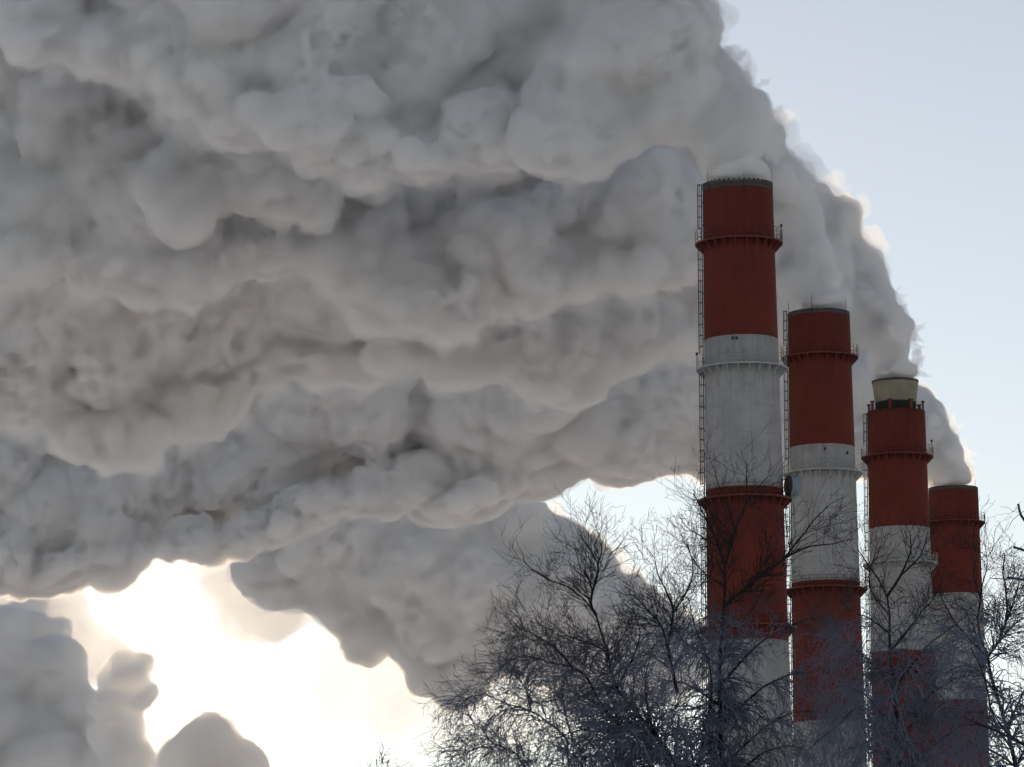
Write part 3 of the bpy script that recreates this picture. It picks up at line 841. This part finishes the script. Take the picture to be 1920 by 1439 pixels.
def frost_of(P, z0, z1, gain, rng):
    f = np.clip((z0 - P[..., 2]) / (z0 - z1), 0, 1)
    f = f * f * (3 - 2 * f)
    q = P.reshape(-1, 3)
    v = vnoise(q * 0.9 + 4.0, 77).reshape(P.shape[:-1])
    return np.clip(f * gain * (0.95 + 0.55 * v), 0, 1.3)

def make_tree(name, label, Y, trunk, limbs, seed, group, dens=1.0, frost_rows=(1060, 1260), droop=0.25, l1=(0.3, 1.0), frost_gain=1.0, thick=1.0, leaves=(), cat='tree'):
    rng = np.random.default_rng(seed)
    S = Y / F
    z0, z1 = at(trunk[0][0], frost_rows[0], Y).z, at(trunk[0][0], frost_rows[1], Y).z
    def world(pl, dep):
        pl = np.asarray(pl, float)
        s = np.linspace(0, 1, len(pl))
        return np.array([at(x, y, Y + dep * u)[:] for (x, y), u in zip(pl, s)])
    tp = world(trunk, 0.3)
    foot = tp[0].copy(); foot[2] = 0.0; foot[0] += 0.15
    tp = np.vstack([foot - [0, 0, .1], foot * 0.6 + tp[0] * 0.4, tp])
    base = Vector((foot[0], foot[1], 0))
    root = empty(name, base)
    tag(root, label, cat, group)
    tr, tl = resample(tp, 40)
    r_b = 10.5 * S * thick
    zr_ = (tr[:, 2] - tr[0, 2]) / max(tr[-1, 2] - tr[0, 2], .1)
    trr = r_b * (1 - 0.9 * np.clip(zr_, 0, 1) ** 1.1)
    G0 = [(tr[None], trr[None], frost_of(tr[None], z0, z1, 0.15, rng))]
    LP, LR, LL = [], [], []
    K = 24
    for pl, r0, r1 in limbs:
        w = world(pl, rng.uniform(-1.6, 1.6))
        # root the limb on the trunk when it starts below the frame
        if pl[0][1] > 1400:
            j = np.argmin(np.abs(tr[:, 2] - (w[0][2] - abs(w[0][0] - base.x) * 0.9)))
            w = np.vstack([tr[j], (tr[j] * 0.45 + w[0] * 0.55) - [0, 0, 0.15], w])
        else:
            j = np.argmin(np.linalg.norm(tr - w[0], axis=1)); 
            if np.linalg.norm(tr[j] - w[0]) < 0.35: w[0] = tr[j]
        c, ln = resample(w, K)
        c = c + (vnoise(np.repeat(c * 3.0, 3, 0) + np.tile(np.array([[0, 0, 0], [9, 3, 1], [5, 7, 2.]]), (K, 1)), seed).reshape(K, 3)) * 0.035 * np.linspace(0, 1, K)[:, None]
        LP.append(c); LR.append(np.linspace(r0 * 1.35, r1, K) * S * thick); LL.append(ln)
    # the trunk's upper part also carries branches
    up = tr[tr[:, 2] > at(trunk[0][0], 1700, Y).z]
    c, ln = resample(up, K); LP.append(c); LR.append(np.interp(c[:, 2], tr[:, 2], trr)); LL.append(ln)
    LP, LR, LL = np.array(LP), np.array(LR), np.array(LL)
    G0.append((LP[:-1], LR[:-1], frost_of(LP[:-1], z0, z1, 0.3, rng)))
    tube_mesh('trunk', G0, root, base, 7)
    def bend(p, rng, m):
        low = np.clip((z0 - p[:, 2]) / (z0 - z1), -0.5, 1.3)
        b = rng.normal(size=(m, 3)) * 0.14
        b[:, 2] += 0.22 - (0.22 + droop * 1.5) * np.clip(low, 0, 1.3) * rng.uniform(0.2, 1.3, m)
        return b
    keep = lambda z: np.clip(0.62 + 0.50 * (z0 - z) / (z0 - z1), 0.32, 1.0)
    A, AR, AL = children(LP, LR, LL, rng, 0.070 / dens, l1[0], l1[1], (24, 62), 0.7, bend, K=8, rk=0.5, rtip=0.4, rmin=0.55 * S * thick, wig=0.09, keep=keep)
    B, BR, BL = children(A, AR, AL, rng, 0.085 / dens, 0.28, 0.85, (22, 60), 0.8, bend, K=6, rk=0.75, rtip=0.6, rmin=0.36 * S * thick, wig=0.10, keep=lambda z: 0.3 + 0.7 * keep(z))
    Cc, CR, CL = children(B, BR, BL, rng, 0.17 / dens, 0.09, 0.38, (22, 65), 1.0, bend, K=4, rk=0.8, rtip=0.7, rmin=0.30 * S * thick, wig=0.10)
    groups = []
    for P, Rr, g in ((A, AR, 0.8), (B, BR, 1.0), (Cc, CR, 1.05)):
        fr = frost_of(P, z0, z1, g * frost_gain, rng)
        groups.append((P, Rr * (1 + 0.5 * np.clip(fr, 0, 1)), fr))
    tube_mesh('crown', groups, root, base, 3)
    print('TREE', name, len(A), len(B), len(Cc))
    for (x, y) in leaves:
        s = MB(); p = at(x, y, Y) - base
        a = rng.uniform(0, 6.28); u = Vector((math.cos(a), math.sin(a), -0.9)).normalized() * 3.4 * S; v = Vector((-math.sin(a), math.cos(a), 0.2)) * 1.7 * S; w_ = u.cross(v).normalized() * 0.9 * S
        s.add([tuple(p - u), tuple(p + v + w_), tuple(p + u), tuple(p - v + w_), tuple(p - w_ * .5)], [(0, 4, 1), (4, 2, 1), (2, 4, 3), (4, 0, 3)])
        s.build('dried_leaf', STEEL_DK, root)
    return root

GT = 'bare frosted trees in front of the chimneys'
make_tree('bare_tree', 'wide spreading bare birch with drooping twigs, left of the tallest chimney', 84,
    [(1330, 1760), (1300, 1560), (1262, 1425), (1166, 1305), (1148, 1275), (1142, 1229), (1130, 1198), (1117, 1152), (1093, 1122), (1065, 1100), (1029, 1088), (1000, 1070)],
    [([(1110, 1140), (1108, 1131), (1117, 1091), (1120, 1061), (1105, 1030), (1085, 1000)], 2.4, 0.7),
     ([(1120, 1061), (1128, 1030), (1122, 1000)], 1.4, 0.6),
     ([(1242, 1405), (1181, 1375), (1136, 1336), (1105, 1275), (1075, 1253), (1013, 1238), (971, 1232), (937, 1253)], 3.2, 0.7),
     ([(1075, 1253), (1040, 1215), (1000, 1190), (965, 1170)], 1.6, 0.6),
     ([(1029, 1088), (990, 1060), (975, 1030)], 1.2, 0.6),
     ([(1075, 1460), (1065, 1390), (1029, 1357), (995, 1333), (962, 1323), (928, 1308), (891, 1305), (860, 1318)], 2.6, 0.7),
     ([(1000, 1460), (971, 1415), (922, 1394), (901, 1366), (879, 1339), (867, 1311)], 2.4, 0.7),
     ([(971, 1415), (922, 1400), (876, 1409), (836, 1424)], 1.5, 0.6),
     ([(995, 1333), (985, 1290), (960, 1262), (940, 1250)], 1.3, 0.5),
     ([(1270, 1300), (1251, 1213), (1239, 1171), (1206, 1134), (1175, 1113)], 2.6, 0.8),
     ([(1251, 1213), (1262, 1150), (1250, 1110), (1232, 1075), (1225, 1045)], 1.9, 0.7),
     ([(1262, 1150), (1290, 1105), (1300, 1060), (1290, 1020)], 1.5, 0.6),
     ([(1148, 1275), (1190, 1225), (1200, 1180), (1185, 1140)], 1.8, 0.6),
     ([(1181, 1375), (1130, 1372), (1085, 1368), (1040, 1385)], 1.8, 0.6),
     ([(1242, 1405), (1215, 1340), (1210, 1270), (1225, 1215)], 2.0, 0.7),
     ([(1075, 1390), (1060, 1340), (1055, 1290), (1065, 1240)], 1.5, 0.6),
     ([(1180, 1450), (1140, 1420), (1090, 1420), (1050, 1450)], 1.8, 0.8),
     ([(1142, 1229), (1100, 1205), (1060, 1190), (1025, 1160)], 1.4, 0.6)],
    11, GT, dens=1.12, frost_rows=(1090, 1330), leaves=((863, 1267), (904, 1273), (848, 1330), (931, 1328), (948, 1333), (909, 1346), (921, 1413)))
make_tree('bare_tree', 'tall bare tree with dark upright top in front of the tallest chimney', 92,
    [(1352, 1800), (1355, 1560), (1353, 1427), (1350, 1335), (1350, 1229), (1356, 1152), (1359, 1107), (1358, 1061), (1347, 1024), (1330, 985), (1312, 950), (1300, 925)],
    [([(1358, 1061), (1378, 1000), (1395, 950), (1402, 915), (1399, 870)], 2.2, 0.5),
     ([(1378, 1000), (1365, 950), (1345, 905), (1340, 880)], 1.4, 0.5),
     ([(1395, 950), (1420, 915), (1445, 890)], 1.2, 0.5),
     ([(1356, 1146), (1402, 1100), (1463, 1052), (1512, 1027), (1555, 1021), (1600, 1012)], 2.6, 0.6),
     ([(1463, 1052), (1476, 1040), (1509, 998), (1549, 949), (1583, 933)], 1.6, 0.5),
     ([(1307, 1450), (1329, 1350), (1335, 1275), (1320, 1220), (1300, 1170), (1290, 1120)], 3.0, 0.7),
     ([(1350, 1229), (1395, 1165), (1425, 1120), (1440, 1080)], 1.8, 0.6),
     ([(1350, 1280), (1420, 1210), (1480, 1175), (1530, 1160), (1570, 1165)], 2.2, 0.6),
     ([(1353, 1360), (1430, 1290), (1490, 1265), (1545, 1260), (1590, 1280)], 2.2, 0.7),
     ([(1355, 1440), (1440, 1360), (1500, 1335), (1560, 1335)], 2.2, 0.7),
     ([(1345, 1260), (1300, 1215), (1270, 1195), (1240, 1190)], 1.8, 0.6),
     ([(1350, 1330), (1300, 1290), (1255, 1275), (1220, 1285)], 1.8, 0.6),
     ([(1307, 1460), (1290, 1390), (1260, 1350), (1235, 1345)], 1.8, 0.6),
     ([(1347, 1024), (1320, 1010), (1290, 990), (1270, 965)], 1.2, 0.5),
     ([(1359, 1107), (1325, 1080), (1300, 1050), (1285, 1015)], 1.4, 0.5),
     ([(1380, 1460), (1420, 1420), (1470, 1400), (1510, 1409)], 2.0, 0.7)],
    12, GT, dens=0.9, frost_rows=(1075, 1240), droop=0.4)
make_tree('bare_tree', 'frosted bare tree with thin dark trunk in front of the flared chimney', 88,
    [(1690, 1800), (1692, 1560), (1688, 1427), (1677, 1305), (1668, 1213), (1668, 1152), (1664, 1122), (1646, 1085), (1625, 1055), (1608, 1030)],
    [([(1666, 1122), (1689, 1079), (1704, 1046), (1707, 1010), (1700, 985)], 2.2, 0.5),
     ([(1689, 1079), (1720, 1050), (1735, 1020), (1738, 995)], 1.4, 0.5),
     ([(1668, 1152), (1640, 1120), (1630, 1085), (1640, 1040)], 1.5, 0.5),
     ([(1668, 1213), (1720, 1160), (1750, 1120), (1765, 1085)], 1.8, 0.5),
     ([(1677, 1280), (1735, 1215), (1780, 1180), (1815, 1150)], 2.0, 0.6),
     ([(1677, 1305), (1640, 1250), (1600, 1215), (1565, 1200)], 1.8, 0.6),
     ([(1686, 1400), (1640, 1320), (1590, 1290), (1545, 1290)], 2.0, 0.6),
     ([(1688, 1427), (1616, 1333), (1570, 1360), (1512, 1409)], 1.8, 0.7),
     ([(1686, 1390), (1740, 1310), (1790, 1275), (1840, 1265)], 2.2, 0.6),
     ([(1692, 1460), (1760, 1390), (1815, 1360), (1860, 1365)], 2.2, 0.7),
     ([(1668, 1190), (1630, 1160), (1600, 1150), (1575, 1120)], 1.4, 0.5),
     ([(1692, 1470), (1650, 1410), (1600, 1400), (1560, 1420)], 2.0, 0.7)],
    13, GT, dens=0.9, frost_rows=(1060, 1230), droop=0.4)
make_tree('bare_tree', 'bare tree at the right edge, fine twigs over pale sky beside the farthest chimney', 96,
    [(1930, 1820), (1925, 1560), (1905, 1440), (1880, 1340), (1852, 1237), (1875, 1200), (1888, 1155), (1886, 1110), (1880, 1075), (1884, 1040)],
    [([(1852, 1237), (1835, 1180), (1838, 1120), (1850, 1060), (1845, 1010)], 1.8, 0.5),
     ([(1838, 1120), (1825, 1080), (1830, 1040), (1822, 1005)], 1.2, 0.5),
     ([(1888, 1155), (1905, 1115), (1915, 1075), (1930, 1045)], 1.3, 0.5),
     ([(1852, 1237), (1810, 1190), (1780, 1150), (1760, 1110)], 1.8, 0.5),
     ([(1875, 1200), (1910, 1165), (1945, 1150)], 1.6, 0.6),
     ([(1870, 1290), (1830, 1255), (1800, 1250), (1760, 1270)], 1.8, 0.6),
     ([(1885, 1350), (1925, 1290), (1960, 1260)], 2.0, 0.7),
     ([(1895, 1400), (1840, 1340), (1800, 1335), (1765, 1360)], 2.0, 0.7),
     ([(1905, 1440), (1850, 1405), (1800, 1400), (1750, 1430)], 2.0, 0.7),
     ([(1905, 1440), (1940, 1370), (1970, 1330)], 2.0, 0.7)],
    14, GT, dens=0.9, frost_rows=(1050, 1250), droop=0.3, leaves=((1877, 1143), (1871, 1147)))
make_tree('bare_tree', 'small distant bare treetop just showing at the bottom edge, left of the birch', 170,
    [(712, 1900), (711, 1700), (709, 1560), (708, 1480), (707, 1440), (706, 1424)],
    [([(709, 1500), (696, 1455), (688, 1430)], 1.2, 0.4), ([(709, 1490), (722, 1450), (730, 1428)], 1.2, 0.4), ([(708, 1460), (715, 1438), (718, 1421)], 0.9, 0.4)],
    15, None, dens=0.35, frost_rows=(1300, 1500), l1=(0.5, 1.2), thick=0.8)
make_tree('bare_tree', 'nearer thickly frosted tree reaching in from the right edge', 42,
    [(2330, 2900), (2300, 2200), (2250, 1700), (2200, 1350), (2160, 1050), (2130, 800)],
    [([(2280, 1560), (2100, 1470), (1920, 1400), (1860, 1369), (1799, 1339), (1756, 1302), (1722, 1256), (1698, 1223)], 3.2, 1.3),
     ([(2010, 1432), (1900, 1390), (1867, 1346), (1856, 1324), (1841, 1264), (1822, 1219)], 2.4, 1.2),
     ([(2180, 1180), (2050, 1110), (1960, 1087), (1920, 1086), (1889, 1083)], 4.0, 2.4),
     ([(2180, 1150), (2050, 1080), (1950, 1044), (1901, 1027)], 4.0, 2.4),
     ([(2160, 1080), (2020, 1010), (1930, 985), (1913, 946)], 3.5, 2.4)],
    16, GT, dens=0.10, frost_rows=(700, 900), l1=(0.15, 0.35), frost_gain=1.1, thick=1.0)
